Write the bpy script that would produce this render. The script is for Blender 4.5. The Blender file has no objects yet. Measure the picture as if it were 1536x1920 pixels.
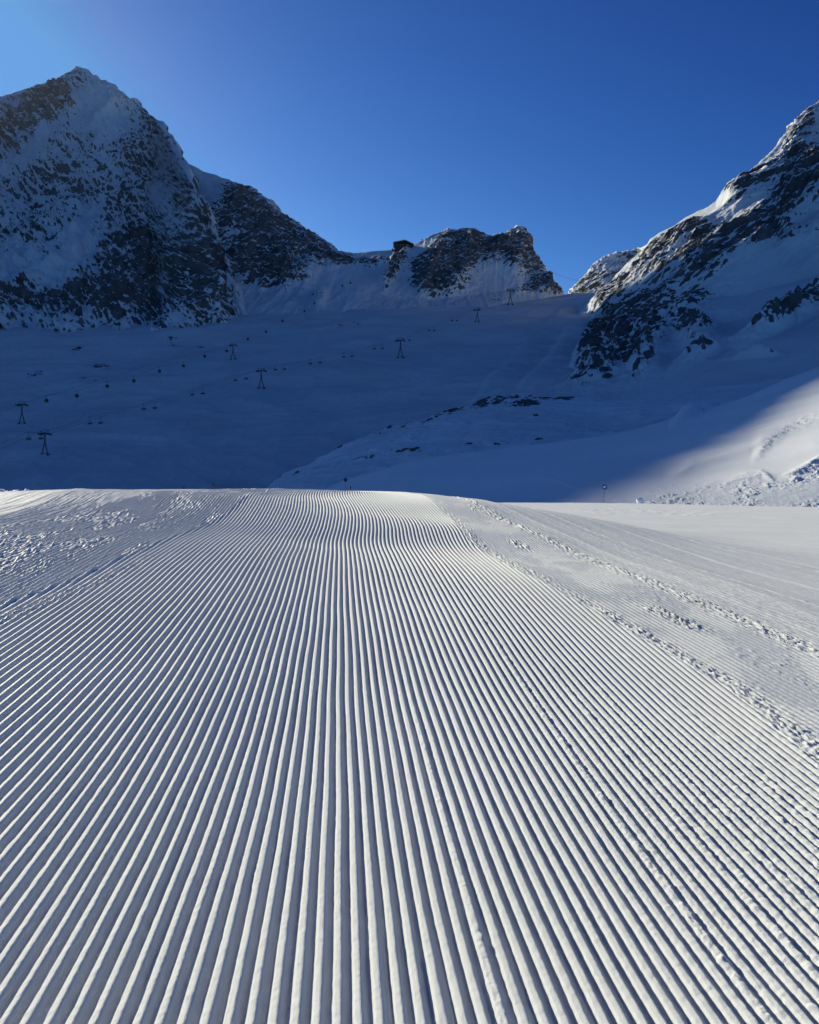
import bpy, math, random
import numpy as np

# ------------------------------------------------------------------ scene, camera, light
scn = bpy.context.scene
COL = scn.collection
F = 1536.0                                   # focal length in photograph pixels
YH = 960.0                                   # horizon row
S = 0.045                                    # spacing of the grooves in metres

cam_d = bpy.data.cameras.new('camera')
cam_d.sensor_fit = 'HORIZONTAL'
cam_d.sensor_width = 36.0
cam_d.lens = 36.0
cam_d.clip_start = 0.05
cam_d.clip_end = 20000.0
cam = bpy.data.objects.new('camera', cam_d)
COL.objects.link(cam)
cam.location = (0, 0, 0)
cam.rotation_euler = (math.radians(90), 0, 0)
scn.camera = cam

SUN_AZ = -42.0                               # degrees, from the view direction (+Y), negative = left
SUN_EL = 22.5
SUN_STRENGTH = 5.0
SKY_STRENGTH = 0.10
EXPOSURE = 0.2
az, el = math.radians(SUN_AZ), math.radians(SUN_EL)
SUNV = np.array([math.sin(az)*math.cos(el), math.cos(az)*math.cos(el), math.sin(el)])

world = bpy.data.worlds.new('World')
scn.world = world
world.use_nodes = True
wn = world.node_tree
wn.nodes.clear()
wo = wn.nodes.new('ShaderNodeOutputWorld')
bg = wn.nodes.new('ShaderNodeBackground')
sky = wn.nodes.new('ShaderNodeTexSky')
sky.sky_type = 'NISHITA'
sky.sun_disc = False
sky.sun_elevation = el
sky.sun_rotation = az                        # clockwise from +Y
sky.altitude = 3000.0
sky.air_density = 1.0
sky.dust_density = 2.3
sky.ozone_density = 3.0
# deepen the blue of thin high-altitude air: each channel raised to its own power
sep = wn.nodes.new('ShaderNodeSeparateColor')
cmb = wn.nodes.new('ShaderNodeCombineColor')
wn.links.new(sky.outputs[0], sep.inputs[0])
for i, (p, kf, cap) in enumerate(((2.6, 0.238, 1.74), (2.07, 0.288, 3.05), (1.5, 0.525, 5.4))):
    pw = wn.nodes.new('ShaderNodeMath'); pw.operation = 'POWER'; pw.inputs[1].default_value = p
    ml = wn.nodes.new('ShaderNodeMath'); ml.operation = 'MULTIPLY'; ml.inputs[1].default_value = kf
    mn = wn.nodes.new('ShaderNodeMath'); mn.operation = 'MINIMUM'; mn.inputs[1].default_value = cap
    wn.links.new(sep.outputs[i], mn.inputs[0]); wn.links.new(mn.outputs[0], pw.inputs[0]); wn.links.new(pw.outputs[0], ml.inputs[0])
    wn.links.new(ml.outputs[0], cmb.inputs[i])
# added dimming of the unseen overhead sky, so the grooves get less fill
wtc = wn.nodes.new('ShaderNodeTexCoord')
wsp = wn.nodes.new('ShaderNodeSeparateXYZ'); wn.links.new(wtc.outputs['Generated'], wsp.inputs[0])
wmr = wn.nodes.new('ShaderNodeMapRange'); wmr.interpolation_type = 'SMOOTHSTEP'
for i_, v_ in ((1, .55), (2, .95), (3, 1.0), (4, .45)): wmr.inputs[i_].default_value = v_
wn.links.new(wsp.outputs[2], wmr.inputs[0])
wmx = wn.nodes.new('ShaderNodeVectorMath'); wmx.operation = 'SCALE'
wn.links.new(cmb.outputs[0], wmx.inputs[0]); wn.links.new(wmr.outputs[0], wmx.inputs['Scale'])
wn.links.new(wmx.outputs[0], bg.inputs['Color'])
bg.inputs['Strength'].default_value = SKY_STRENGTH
wn.links.new(bg.outputs[0], wo.inputs['Surface'])

sun_d = bpy.data.lights.new('sun', 'SUN')
sun_d.energy = SUN_STRENGTH
sun_d.angle = math.radians(0.42)
sun_d.color = (1.0, 0.93, 0.71)
sun = bpy.data.objects.new('sun', sun_d)
COL.objects.link(sun)
from mathutils import Vector
sun.rotation_euler = Vector(SUNV).to_track_quat('Z', 'Y').to_euler()

scn.view_settings.view_transform = 'Standard'
scn.view_settings.look = 'None'
scn.view_settings.exposure = EXPOSURE
scn.view_settings.gamma = 1.0

# ------------------------------------------------------------------ noise
def _hash(ix, iy, iz, seed):
    h = (ix.astype(np.uint32)*np.uint32(374761393) + iy.astype(np.uint32)*np.uint32(668265263)
         + iz.astype(np.uint32)*np.uint32(2147483647 & 0x7fffffff) * np.uint32(31) + np.uint32((seed*974711 + 12345) & 0xffffffff))
    h = (h ^ (h >> np.uint32(13)))*np.uint32(1274126177)
    h = h ^ (h >> np.uint32(16))
    h = h*np.uint32(2246822519)
    return h ^ (h >> np.uint32(15))

def noise2(x, y, seed=0):
    x = np.asarray(x, np.float32); y = np.asarray(y, np.float32)
    x, y = np.broadcast_arrays(x, y)
    fx = np.floor(x); fy = np.floor(y)
    ix = fx.astype(np.int32); iy = fy.astype(np.int32)
    tx = x-fx; ty = y-fy
    z = np.zeros((), np.int32)
    def g(dx, dy):
        h = _hash(ix+dx, iy+dy, z, seed)
        a = (h & np.uint32(1023)).astype(np.float32)*np.float32(2*math.pi/1024)
        return np.cos(a)*(tx-dx) + np.sin(a)*(ty-dy)
    u = tx*tx*tx*(tx*(tx*6-15)+10); v = ty*ty*ty*(ty*(ty*6-15)+10)
    a = g(0, 0); b = g(1, 0); c = g(0, 1); d = g(1, 1)
    return ((a+(b-a)*u) + ((c+(d-c)*u)-(a+(b-a)*u))*v)*1.5

def noise3(x, y, z, seed=0):
    x = np.asarray(x, np.float32); y = np.asarray(y, np.float32); z = np.asarray(z, np.float32)
    fx = np.floor(x); fy = np.floor(y); fz = np.floor(z)
    ix = fx.astype(np.int32); iy = fy.astype(np.int32); iz = fz.astype(np.int32)
    tx = x-fx; ty = y-fy; tz = z-fz
    def g(dx, dy, dz):
        h = _hash(ix+dx, iy+dy, iz+dz, seed)
        gx = (h & np.uint32(255)).astype(np.float32)/127.5-1
        gy = ((h >> np.uint32(8)) & np.uint32(255)).astype(np.float32)/127.5-1
        gz = ((h >> np.uint32(16)) & np.uint32(255)).astype(np.float32)/127.5-1
        return gx*(tx-dx)+gy*(ty-dy)+gz*(tz-dz)
    u = tx*tx*(3-2*tx); v = ty*ty*(3-2*ty); w = tz*tz*(3-2*tz)
    def lz(dz):
        a = g(0, 0, dz); b = g(1, 0, dz); c = g(0, 1, dz); d = g(1, 1, dz)
        p = a+(b-a)*u; q = c+(d-c)*u
        return p+(q-p)*v
    p = lz(0); q = lz(1)
    return (p+(q-p)*w)*1.3

def fbm2(x, y, o=4, seed=0, gain=0.5):
    r = 0; a = 1.0; f = 1.0
    for i in range(o):
        r = r + a*noise2(x*f+i*17.3, y*f-i*9.1, seed+i); a *= gain; f *= 2.03
    return r

def ridged3(x, y, z, o=5, seed=0, gain=0.5):
    r = 0; a = 1.0; f = 1.0; w = 1.0
    for i in range(o):
        n = 1-np.abs(noise3(x*f+i*11.7, y*f, z*f-i*5.3, seed+i))*2.2
        n = np.clip(n, -1, 1)
        n = n*np.abs(n)
        r = r + a*n*w
        w = np.clip(0.4+n, 0, 1)
        a *= gain; f *= 2.05
    return r

def sstep(a, b, x):
    t = np.clip((x-a)/(b-a), 0, 1)
    return t*t*(3-2*t)

def hermite(px, py, x):
    px = np.asarray(px, float); py = np.asarray(py, float)
    dxs = np.diff(px); s = np.diff(py)/dxs
    m = np.zeros_like(py)
    m[0] = s[0]; m[-1] = s[-1]
    for i in range(1, len(py)-1):
        m[i] = (s[i-1]*dxs[i]+s[i]*dxs[i-1])/(dxs[i]+dxs[i-1])
    x = np.clip(x, px[0], px[-1])
    i = np.clip(np.searchsorted(px, x)-1, 0, len(px)-2)
    h = dxs[i]; t = (x-px[i])/h
    return ((2*t**3-3*t**2+1)*py[i] + (t**3-2*t**2+t)*h*m[i] + (-2*t**3+3*t**2)*py[i+1] + (t**3-t**2)*h*m[i+1])

# ------------------------------------------------------------------ mesh helpers
def grid_mesh(name, P, mat, attrs=None):
    nr, nc = P.shape[:2]
    me = bpy.data.meshes.new(name)
    nv = nr*nc
    me.vertices.add(nv)
    me.vertices.foreach_set('co', P.astype(np.float32).ravel())
    idx = np.arange(nv, dtype=np.int32).reshape(nr, nc)
    q = np.stack([idx[:-1, :-1], idx[:-1, 1:], idx[1:, 1:], idx[1:, :-1]], -1).reshape(-1, 4)
    nf = len(q)
    me.loops.add(nf*4)
    me.loops.foreach_set('vertex_index', q.ravel())
    me.polygons.add(nf)
    me.polygons.foreach_set('loop_start', np.arange(0, nf*4, 4, dtype=np.int32))
    me.polygons.foreach_set('use_smooth', np.ones(nf, bool))
    me.update(calc_edges=True)
    for k, v in (attrs or {}).items():
        a = me.attributes.new(k, 'FLOAT', 'POINT')
        a.data.foreach_set('value', v.astype(np.float32).ravel())
    me.materials.append(mat)
    o = bpy.data.objects.new(name, me)
    COL.objects.link(o)
    return o

class MB:
    """collects simple solids into one mesh"""
    def __init__(self):
        self.v = []; self.f = []
    def box(self, x0, x1, y0, y1, z0, z1):
        b = len(self.v)
        self.v += [(x0, y0, z0), (x1, y0, z0), (x1, y1, z0), (x0, y1, z0), (x0, y0, z1), (x1, y0, z1), (x1, y1, z1), (x0, y1, z1)]
        self.f += [tuple(b+i for i in f) for f in ((3, 2, 1, 0), (4, 5, 6, 7), (0, 1, 5, 4), (1, 2, 6, 5), (2, 3, 7, 6), (3, 0, 4, 7))]
        return self
    def tube(self, pts, r0, r1=None, n=8):
        if r1 is None: r1 = r0
        P = [Vector(p) for p in pts]
        rings = []
        for i, p in enumerate(P):
            d = (P[min(i+1, len(P)-1)]-P[max(i-1, 0)]).normalized()
            a = d.orthogonal().normalized() if i == 0 else (rings_a - d*rings_a.dot(d)).normalized()
            rings_a = a
            c = d.cross(a)
            r = r0+(r1-r0)*i/(len(P)-1)
            rings.append([p+(a*math.cos(t)+c*math.sin(t))*r for t in [2*math.pi*k/n for k in range(n)]])
        b = len(self.v)
        for rg in rings: self.v += [tuple(q) for q in rg]
        for i in range(len(P)-1):
            for k in range(n):
                a0 = b+i*n+k; a1 = b+i*n+(k+1) % n
                self.f.append((a0, a1, a1+n, a0+n))
        self.f.append(tuple(b+k for k in range(n))[::-1])
        self.f.append(tuple(b+(len(P)-1)*n+k for k in range(n)))
        return self
    def prism(self, prof, y0, y1):
        """profile in x,z extruded along y"""
        b = len(self.v); n = len(prof)
        self.v += [(x, y0, z) for x, z in prof]+[(x, y1, z) for x, z in prof]
        self.f.append(tuple(b+i for i in range(n)))
        self.f.append(tuple(b+n+i for i in range(n))[::-1])
        for i in range(n):
            j = (i+1) % n
            self.f.append((b+j, b+i, b+n+i, b+n+j))
        return self
    def lathe(self, prof, n=16, sx=1.0, sy=1.0):
        b = len(self.v)
        for r, z in prof:
            self.v += [(r*sx*math.cos(2*math.pi*k/n), r*sy*math.sin(2*math.pi*k/n), z) for k in range(n)]
        for i in range(len(prof)-1):
            for k in range(n):
                a0 = b+i*n+k; a1 = b+i*n+(k+1) % n
                self.f.append((a0, a1, a1+n, a0+n))
        self.f.append(tuple(b+k for k in range(n))[::-1])
        self.f.append(tuple(b+(len(prof)-1)*n+k for k in range(n)))
        return self
    def build(self, name, mat, parent=None, bevel=0.0):
        me = bpy.data.meshes.new(name)
        me.from_pydata(self.v, [], self.f)
        me.materials.append(mat)
        me.update()
        o = bpy.data.objects.new(name, me)
        COL.objects.link(o)
        if parent: o.parent = parent
        if bevel:
            m = o.modifiers.new('bevel', 'BEVEL'); m.width = bevel; m.segments = 2
        return o

def tag(o, label=None, cat=None, group=None, kind=None):
    if label: o['label'] = label
    if cat: o['category'] = cat
    if group: o['group'] = group
    if kind: o['kind'] = kind
    return o

def empty(name, loc, rz=0.0):
    o = bpy.data.objects.new(name, None)
    COL.objects.link(o)
    o.location = loc
    o.rotation_euler = (0, 0, rz)
    return o

def copy_thing(o, loc, rz, label, scale=None):
    r = o.copy(); COL.objects.link(r)
    r.location = loc; r.rotation_euler = (0, 0, rz); r['label'] = label
    if scale: r.scale = (scale, scale, scale)
    for ch in list(o.children):
        c = ch.copy(); COL.objects.link(c); c.parent = r
        for g in list(ch.children):
            d = g.copy(); COL.objects.link(d); d.parent = c
    return r

# ------------------------------------------------------------------ materials
def new_mat(name):
    m = bpy.data.materials.new(name); m.use_nodes = True
    nt = m.node_tree
    b = nt.nodes['Principled BSDF']
    return m, nt, b

def simple_mat(name, col, rough=0.6, metal=0.0, var=0.25, scale=3.0):
    m, nt, b = new_mat(name)
    tc = nt.nodes.new('ShaderNodeTexCoord')
    n = nt.nodes.new('ShaderNodeTexNoise'); n.inputs['Scale'].default_value = scale
    nt.links.new(tc.outputs['Object'], n.inputs['Vector'])
    r = nt.nodes.new('ShaderNodeValToRGB')
    r.color_ramp.elements[0].position = 0.3; r.color_ramp.elements[1].position = 0.7
    r.color_ramp.elements[0].color = tuple(c*(1-var) for c in col)+(1,)
    r.color_ramp.elements[1].color = tuple(min(1, c*(1+var)) for c in col)+(1,)
    nt.links.new(n.outputs['Fac'], r.inputs[0])
    nt.links.new(r.outputs[0], b.inputs['Base Color'])
    b.inputs['Roughness'].default_value = rough
    b.inputs['Metallic'].default_value = metal
    return m

def piste_material():
    m, nt, b = new_mat('groomed_snow')
    b.inputs['Roughness'].default_value = 0.6
    b.inputs['Specular IOR Level'].default_value = 0.1
    b.inputs['Sheen Weight'].default_value = 0.14
    b.inputs['Sheen Roughness'].default_value = 0.5
    geo = nt.nodes.new('ShaderNodeNewGeometry')
    # crystals: two sizes of grain
    n1 = nt.nodes.new('ShaderNodeTexNoise'); n1.inputs['Scale'].default_value = 330.0; n1.inputs['Detail'].default_value = 3.0
    n2 = nt.nodes.new('ShaderNodeTexNoise'); n2.inputs['Scale'].default_value = 45.0; n2.inputs['Detail'].default_value = 4.0
    nt.links.new(geo.outputs['Position'], n1.inputs['Vector'])
    nt.links.new(geo.outputs['Position'], n2.inputs['Vector'])
    b1 = nt.nodes.new('ShaderNodeBump'); b1.inputs['Strength'].default_value = 1.0; b1.inputs['Distance'].default_value = 0.0022
    b2 = nt.nodes.new('ShaderNodeBump'); b2.inputs['Strength'].default_value = 0.35; b2.inputs['Distance'].default_value = 0.006
    nt.links.new(n2.outputs['Fac'], b2.inputs['Height'])
    nt.links.new(n1.outputs['Fac'], b1.inputs['Height'])
    nt.links.new(b2.outputs[0], b1.inputs['Normal'])
    nt.links.new(b1.outputs[0], b.inputs['Normal'])
    # faint density change of the snow
    n3 = nt.nodes.new('ShaderNodeTexNoise'); n3.inputs['Scale'].default_value = 0.6; n3.inputs['Detail'].default_value = 5.0
    nt.links.new(geo.outputs['Position'], n3.inputs['Vector'])
    r = nt.nodes.new('ShaderNodeValToRGB')
    r.color_ramp.elements[0].position = 0.3; r.color_ramp.elements[0].color = (0.68, 0.71, 0.72, 1)
    r.color_ramp.elements[1].position = 0.7; r.color_ramp.elements[1].color = (0.76, 0.785, 0.79, 1)
    nt.links.new(n3.outputs['Fac'], r.inputs[0])
    nt.links.new(r.outputs[0], b.inputs['Base Color'])
    vo = nt.nodes.new('ShaderNodeTexVoronoi'); vo.inputs['Scale'].default_value = 330.0
    nt.links.new(geo.outputs['Position'], vo.inputs['Vector'])
    sx = nt.nodes.new('ShaderNodeSeparateColor'); nt.links.new(vo.outputs['Color'], sx.inputs[0])
    gt = nt.nodes.new('ShaderNodeMath'); gt.operation = 'GREATER_THAN'; gt.inputs[1].default_value = 0.86
    nt.links.new(sx.outputs[0], gt.inputs[0])
    lt = nt.nodes.new('ShaderNodeMath'); lt.operation = 'LESS_THAN'; lt.inputs[1].default_value = 0.34
    nt.links.new(vo.outputs['Distance'], lt.inputs[0])
    mk = nt.nodes.new('ShaderNodeMath'); mk.operation = 'MULTIPLY'
    nt.links.new(gt.outputs[0], mk.inputs[0]); nt.links.new(lt.outputs[0], mk.inputs[1])
    vs = nt.nodes.new('ShaderNodeVectorMath'); vs.operation = 'SUBTRACT'; vs.inputs[1].default_value = (.5, .5, .15)
    nt.links.new(vo.outputs['Color'], vs.inputs[0])
    nm = nt.nodes.new('ShaderNodeVectorMath'); nm.operation = 'NORMALIZE'; nt.links.new(vs.outputs[0], nm.inputs[0])
    gl = nt.nodes.new('ShaderNodeBsdfGlossy'); gl.inputs['Roughness'].default_value = 0.2
    nt.links.new(nm.outputs[0], gl.inputs['Normal'])
    ms = nt.nodes.new('ShaderNodeAddShader')
    gc = nt.nodes.new('ShaderNodeMath'); gc.operation = 'MULTIPLY'; gc.inputs[1].default_value = 0.55
    nt.links.new(mk.outputs[0], gc.inputs[0]); nt.links.new(gc.outputs[0], gl.inputs['Color'])
    out = nt.nodes['Material Output']
    nt.links.new(b.outputs[0], ms.inputs[0]); nt.links.new(gl.outputs[0], ms.inputs[1])
    nt.links.new(ms.outputs[0], out.inputs['Surface'])
    return m

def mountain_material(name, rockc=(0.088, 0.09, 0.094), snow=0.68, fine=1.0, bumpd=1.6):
    m, nt, b = new_mat(name)
    L = nt.links.new
    geo = nt.nodes.new('ShaderNodeNewGeometry')
    at = nt.nodes.new('ShaderNodeAttribute'); at.attribute_name = 'rock'
    n1 = nt.nodes.new('ShaderNodeTexNoise'); n1.inputs['Scale'].default_value = 0.16*fine; n1.inputs['Detail'].default_value = 6.0; n1.inputs['Roughness'].default_value = 0.65
    L(geo.outputs['Position'], n1.inputs['Vector'])
    ma = nt.nodes.new('ShaderNodeMath'); ma.operation = 'MULTIPLY_ADD'
    L(n1.outputs['Fac'], ma.inputs[0]); ma.inputs[1].default_value = 2.2; ma.inputs[2].default_value = -1.1
    ad = nt.nodes.new('ShaderNodeMath'); ad.operation = 'ADD'
    L(at.outputs['Fac'], ad.inputs[0]); L(ma.outputs[0], ad.inputs[1])
    mr = nt.nodes.new('ShaderNodeMapRange'); mr.interpolation_type = 'SMOOTHSTEP'
    mr.inputs['From Min'].default_value = 0.42; mr.inputs['From Max'].default_value = 0.58
    L(ad.outputs[0], mr.inputs['Value'])
    # rock colour
    n2 = nt.nodes.new('ShaderNodeTexNoise'); n2.inputs['Scale'].default_value = 0.07; n2.inputs['Detail'].default_value = 6.0
    L(geo.outputs['Position'], n2.inputs['Vector'])
    rr = nt.nodes.new('ShaderNodeValToRGB')
    rr.color_ramp.elements[0].position = 0.3; rr.color_ramp.elements[0].color = tuple(c*0.5 for c in rockc)+(1,)
    rr.color_ramp.elements[1].position = 0.75; rr.color_ramp.elements[1].color = tuple(c*1.6 for c in rockc)+(1,)
    L(n2.outputs['Fac'], rr.inputs[0])
    rs = nt.nodes.new('ShaderNodeValToRGB')
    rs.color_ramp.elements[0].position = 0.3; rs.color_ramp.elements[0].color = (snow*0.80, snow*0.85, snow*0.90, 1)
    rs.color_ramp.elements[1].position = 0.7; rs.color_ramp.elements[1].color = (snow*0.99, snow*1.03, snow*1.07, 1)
    n3 = nt.nodes.new('ShaderNodeTexNoise'); n3.inputs['Scale'].default_value = 0.02; n3.inputs['Detail'].default_value = 6.0
    L(geo.outputs['Position'], n3.inputs['Vector']); L(n3.outputs['Fac'], rs.inputs[0])
    mx = nt.nodes.new('ShaderNodeMix'); mx.data_type = 'RGBA'
    L(mr.outputs[0], mx.inputs['Factor']); L(rs.outputs[0], mx.inputs['A']); L(rr.outputs[0], mx.inputs['B'])
    L(mx.outputs['Result'], b.inputs['Base Color'])
    b.inputs['Roughness'].default_value = 0.8
    b.inputs['Specular IOR Level'].default_value = 0.1
    bp = nt.nodes.new('ShaderNodeBump'); bp.inputs['Distance'].default_value = bumpd
    bs = nt.nodes.new('ShaderNodeMath'); bs.operation = 'MULTIPLY_ADD'
    L(mr.outputs[0], bs.inputs[0]); bs.inputs[1].default_value = 0.8; bs.inputs[2].default_value = 0.15
    L(bs.outputs[0], bp.inputs['Strength'])
    L(n1.outputs['Fac'], bp.inputs['Height']); L(bp.outputs[0], b.inputs['Normal'])
    return m

M_PISTE = piste_material()
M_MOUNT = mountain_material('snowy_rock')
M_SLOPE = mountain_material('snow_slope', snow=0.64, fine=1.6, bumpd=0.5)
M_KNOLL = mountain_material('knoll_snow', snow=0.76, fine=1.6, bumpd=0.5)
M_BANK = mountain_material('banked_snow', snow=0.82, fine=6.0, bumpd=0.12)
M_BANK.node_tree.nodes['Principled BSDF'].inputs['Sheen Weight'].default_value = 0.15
M_METAL = simple_mat('dark_steel', (0.06, 0.065, 0.07), 0.5, 0.3)
M_CABIN = simple_mat('cabin_paint', (0.05, 0.05, 0.055), 0.35)
M_GLASS = simple_mat('tinted_glass', (0.02, 0.025, 0.03), 0.1)
M_WALL = simple_mat('dark_wood_wall', (0.05, 0.03, 0.022), 0.8)
M_ROOFSNOW = simple_mat('roof_snow', (0.84, 0.85, 0.86), 0.7, var=0.03)
M_BLUE = simple_mat('sign_blue', (0.02, 0.05, 0.22), 0.4, var=0.1)
M_WHITE = simple_mat('sign_white', (0.8, 0.8, 0.8), 0.4, var=0.05)
M_POLE = simple_mat('sign_pole_paint', (0.03, 0.035, 0.05), 0.5)
M_CLOD = simple_mat('loose_snow', (0.84, 0.855, 0.87), 0.7, var=0.04, scale=9)

# ------------------------------------------------------------------ the groomed slope
def ground_base(k, d):
    """height (in groove units) of the slope; k grooves right of the view line, d distance"""
    Hc = hermite([0, 30, 55, 89, 134, 155, 207, 252, 290, 340, 452, 520, 600, 750, 1000, 1500, 3000, 6000],
                 [-23.5, -23.5, -23.0, -20.3, -14.8, -12.1, -6.8, -0.8, 5.2, 7.9, 11.6, 12.6, 12.4, 9, -6, -45, -300, -700], d)
    HR = hermite([0, 60, 117, 220, 500, 1000, 1500, 2000, 2400, 3000, 6000],
                 [-29, -26.5, -23, -18.5, -8.5, 5, 14.5, 22, 20, -5, -300], d)
    HL = hermite([0, 60, 100, 170, 240, 350, 500, 650, 800, 1000, 1500, 3000, 6000],
                 [-20, -18, -14.5, -7.5, -1, 5.5, 11, 14.8, 15.5, 10, -40, -240, -700], d)
    cR = hermite([0, 43, 60, 100, 170, 270, 400, 6000], [-.11, -.11, -.085, -.055, -.04, -.03, -.03, -.03], d)
    cL = -hermite([0, 37, 51, 80, 135, 250, 350, 6000], [.05, .05, .085, .11, .095, .05, .02, .02], d)
    c = cL+(cR-cL)*sstep(-20, 20, k)
    ks = np.where(k < 0, -75*np.tanh(-k/75), 90*np.tanh(np.abs(k)/90))
    H = Hc+c*ks
    H = H+(HR-H)*sstep(30, 190, k)-12*sstep(520, 1000, k)*sstep(700, 1600, d)
    H = H+(HL-H)*sstep(-60, -260, k)
    return H

def build_slope():
    # rows
    ds = [14.0]
    while ds[-1] < 620:
        d = ds[-1]
        H = np.interp(d, [0, 55, 89, 134, 155, 207, 252, 290, 340, 452, 520, 700], [-23.5, -23, -20.3, -14.8, -12.1, -6.8, -.8, 5.2, 7.9, 11.6, 12.6, 12])
        g = abs((0.1*d-H))/d**2*819
        ds.append(d+min(0.85/g, 1.6 if d > 180 else 1.2))
    while ds[-1] < 6000:
        ds.append(ds[-1]+max(2.0, (ds[-1]-500)*0.012))
    d = np.array(ds)
    # columns
    ks = list(np.arange(-48, 49, 1/14))
    ks += list(np.arange(49, 82, 0.12)); ks += list(np.arange(82, 150, 0.3))
    while ks[-1] < 5200: ks.append(ks[-1]*1.006)
    lf = list(-np.arange(48.11, 95, 0.14)); 
    while lf[-1] > -5200: lf.append(lf[-1]*1.007)
    k = np.array(lf[::-1]+ks)
    K, D = np.meshgrid(k, d)
    K = K.astype(np.float32); D = D.astype(np.float32)
    H = ground_base(K, D)
    # slow undulation, growing with distance
    H = H + 0.35*noise2(K/40, D/60, 3)*sstep(60, 150, D) + sstep(400, 1500, np.abs(K)+D*0.3)*1.2*fbm2(K/160, D/220, 3, 9)
    # swells that bend the grooves in the far half
    H = H + 1.0*np.sin(D/17.0+K*0.03)*sstep(170, 235, D)*sstep(520, 330, D)*np.exp(-((K-5)/60)**2)
    # region lines
    kR = np.interp(D, [0, 78, 100, 172, 215, 270, 420, 6000], [46, 46, 48, 36.5, 32.5, 33, 36, 60]) + 0.25*noise2(D/6, K*0, 5)
    kT = np.interp(D, [0, 117, 170, 260, 420, 6000], [82, 68.5, 61, 50, 44, 60])
    kL = -np.interp(D, [0, 60, 115, 135, 250, 420, 6000], [60, 55, 47.5, 43.5, 34, 22, 22])
    wob = 0.06*noise2(D/14, K/3, 21)+0.10*noise2(D/40, K/12, 22)
    PI2 = 2*math.pi
    # clumpy noises shared by the rough zones
    c1 = fbm2(K/1.3, D/1.7, 4, 40, .55)
    c2 = fbm2(K/0.45, D/0.55, 2, 50, .5)
    cl = np.maximum(0, c1*1.3)+0.35*np.abs(c2)
    # --- main corduroy
    ph = K+wob
    amp = 0.335*(1+0.18*noise2(np.floor(ph+.5)*7.7, D/30, 31)+0.10*noise2(np.floor(ph+.5)*3.1, D/4, 32))
    f_ = ph-np.floor(ph+.5)+0.022*noise2(K/0.4, D/1.1, 33)      # -0.5..0.5 across one ridge
    prof = np.interp(f_, [-.62, -.5, -.37, -.335, -.30, -.25, -.12, .0, .05, .09, .15, .26, .36, .5, .63],
                     [-1.2, -1.26, -1.12, -.74, -.38, -.28, -.12, .02, .05, .02, -.17, -.72, -1.12, -1.26, -1.2])
    mainw = sstep(kL-0.3, kL+0.3, K)*(1-sstep(kR-0.3, kR+0.3, K))
    # ridges crumble along three seams of the tiller
    crumble = 0
    for kk, wd, st in ((8.0, 0.35, .42), (-8.0, .3, .2), (22.0, .5, .7), (27, .4, .4), (31.0, .4, .4), (39, .4, .5)):
        crumble = crumble+st*np.exp(-((K-kk-0.3*noise2(D/25, K*0+kk, 60))/wd)**2)
    edge = sstep(12, 40, K)*sstep(120, 40, D)
    rough_main = np.clip(crumble, 0, 1)*(0.20*np.maximum(0, c1)+0.07*c2) + edge*(0.10*np.maximum(0, c1)+0.05*c2) \
        + 0.010*c2*sstep(140, 60, D) + 0.008*c2 + edge*0.6*np.maximum(0, fbm2(K/1.1, D/1.4, 2, 77)-0.62)
    nick = np.maximum(0, noise2(K/1.0, D/1.3, 88)-0.72)*1.2
    main = amp*prof + rough_main - nick*0.12*prof
    # --- strip right of it: fine grooves running a little across, worn
    k2 = K+0.12*(D-117)+wob
    wear = sstep(-0.25, 0.35, fbm2(K/9, D/16, 3, 90))
    ampB = (0.085*(1-0.75*wear)+0.01)
    cross = 0.05*sstep(-.1, .3, noise2(K/8+3, D/18, 91))*np.cos(PI2*(D/1.2+0.3*noise2(K/2, D/2, 92)))
    stripB = ampB*np.cos(PI2*k2) + 0.18*wear*np.maximum(0, c1-.12)*sstep(-.2, .4, noise2(K/7, D/12, 95)) + cross*0.5 + 0.03*c2-0.15
    bw = sstep(kR-0.3, kR+0.3, K)*(1-sstep(kT-0.4, kT+0.4, K))
    # --- wide smooth piste with faint grooves
    k3 = K+0.12*(D-117)+wob*2
    pz = noise2(k3/4.5, D*0.0+2, 101)+0.5*noise2(k3/1.7, D*0.0, 102)
    fadeR = np.exp(-np.maximum(0, D-350)/900)
    wide = (0.06*np.cos(PI2*k3)*np.exp(-np.maximum(0, D-170)/190) + 0.14*np.maximum(0, noise2(k3/7.3, D/900, 103)-.25)
            + 0.16*pz + 0.04*c2*fadeR + 0.05*c1*np.exp(-np.maximum(0, D-300)/500)
            + 0.20*np.maximum(0, 1-np.abs(((k3+6*noise2(D/500, K*0, 106)) % 31)-15)/1.6)*(D > 0))
    # thin rough seams on the wide piste
    for kk, wd, st in ((92, .5, .5), (104, .35, .35), (131, .5, .7), (134, .3, .4), (178, .7, .6)):
        wide = wide+0.45*st*np.exp(-((k3-kk-0.8*noise2(D/60, K*0, 104))/wd)**2)*(0.4+np.maximum(0, c1))*sstep(-.3, .2, noise2(D/40+kk, K*0, 105))
    ww = sstep(kT-0.4, kT+0.4, K)
    # patch of tracks far right
    wx = np.exp(-((D-820)/170)**2-((K-300)/75)**2)
    wide = wide+wx*1.6*np.maximum(0, fbm2(K/7, D/16, 3, 110)-.05)
    wx2 = np.exp(-((k3-700)/190)**2)*sstep(700, 900, D)
    wide = wide+wx2*1.0*np.maximum(0, fbm2(k3/8, D/26, 3, 111)-.1)
    # --- left: trodden band, then smooth piste
    kLo = kL-30-14*sstep(330, 180, D)-7*noise2(D/40, K*0, 120)
    lw = sstep(kLo-7, kLo+4, K)*(1-sstep(kL-0.3, kL+0.3, K))
    lumps = np.maximum(0, fbm2(K/1.2, D/2.0, 3, 121, .58)+.05)
    band = sstep(-.15, .25, fbm2(K/7, D/30, 3, 123))
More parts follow.
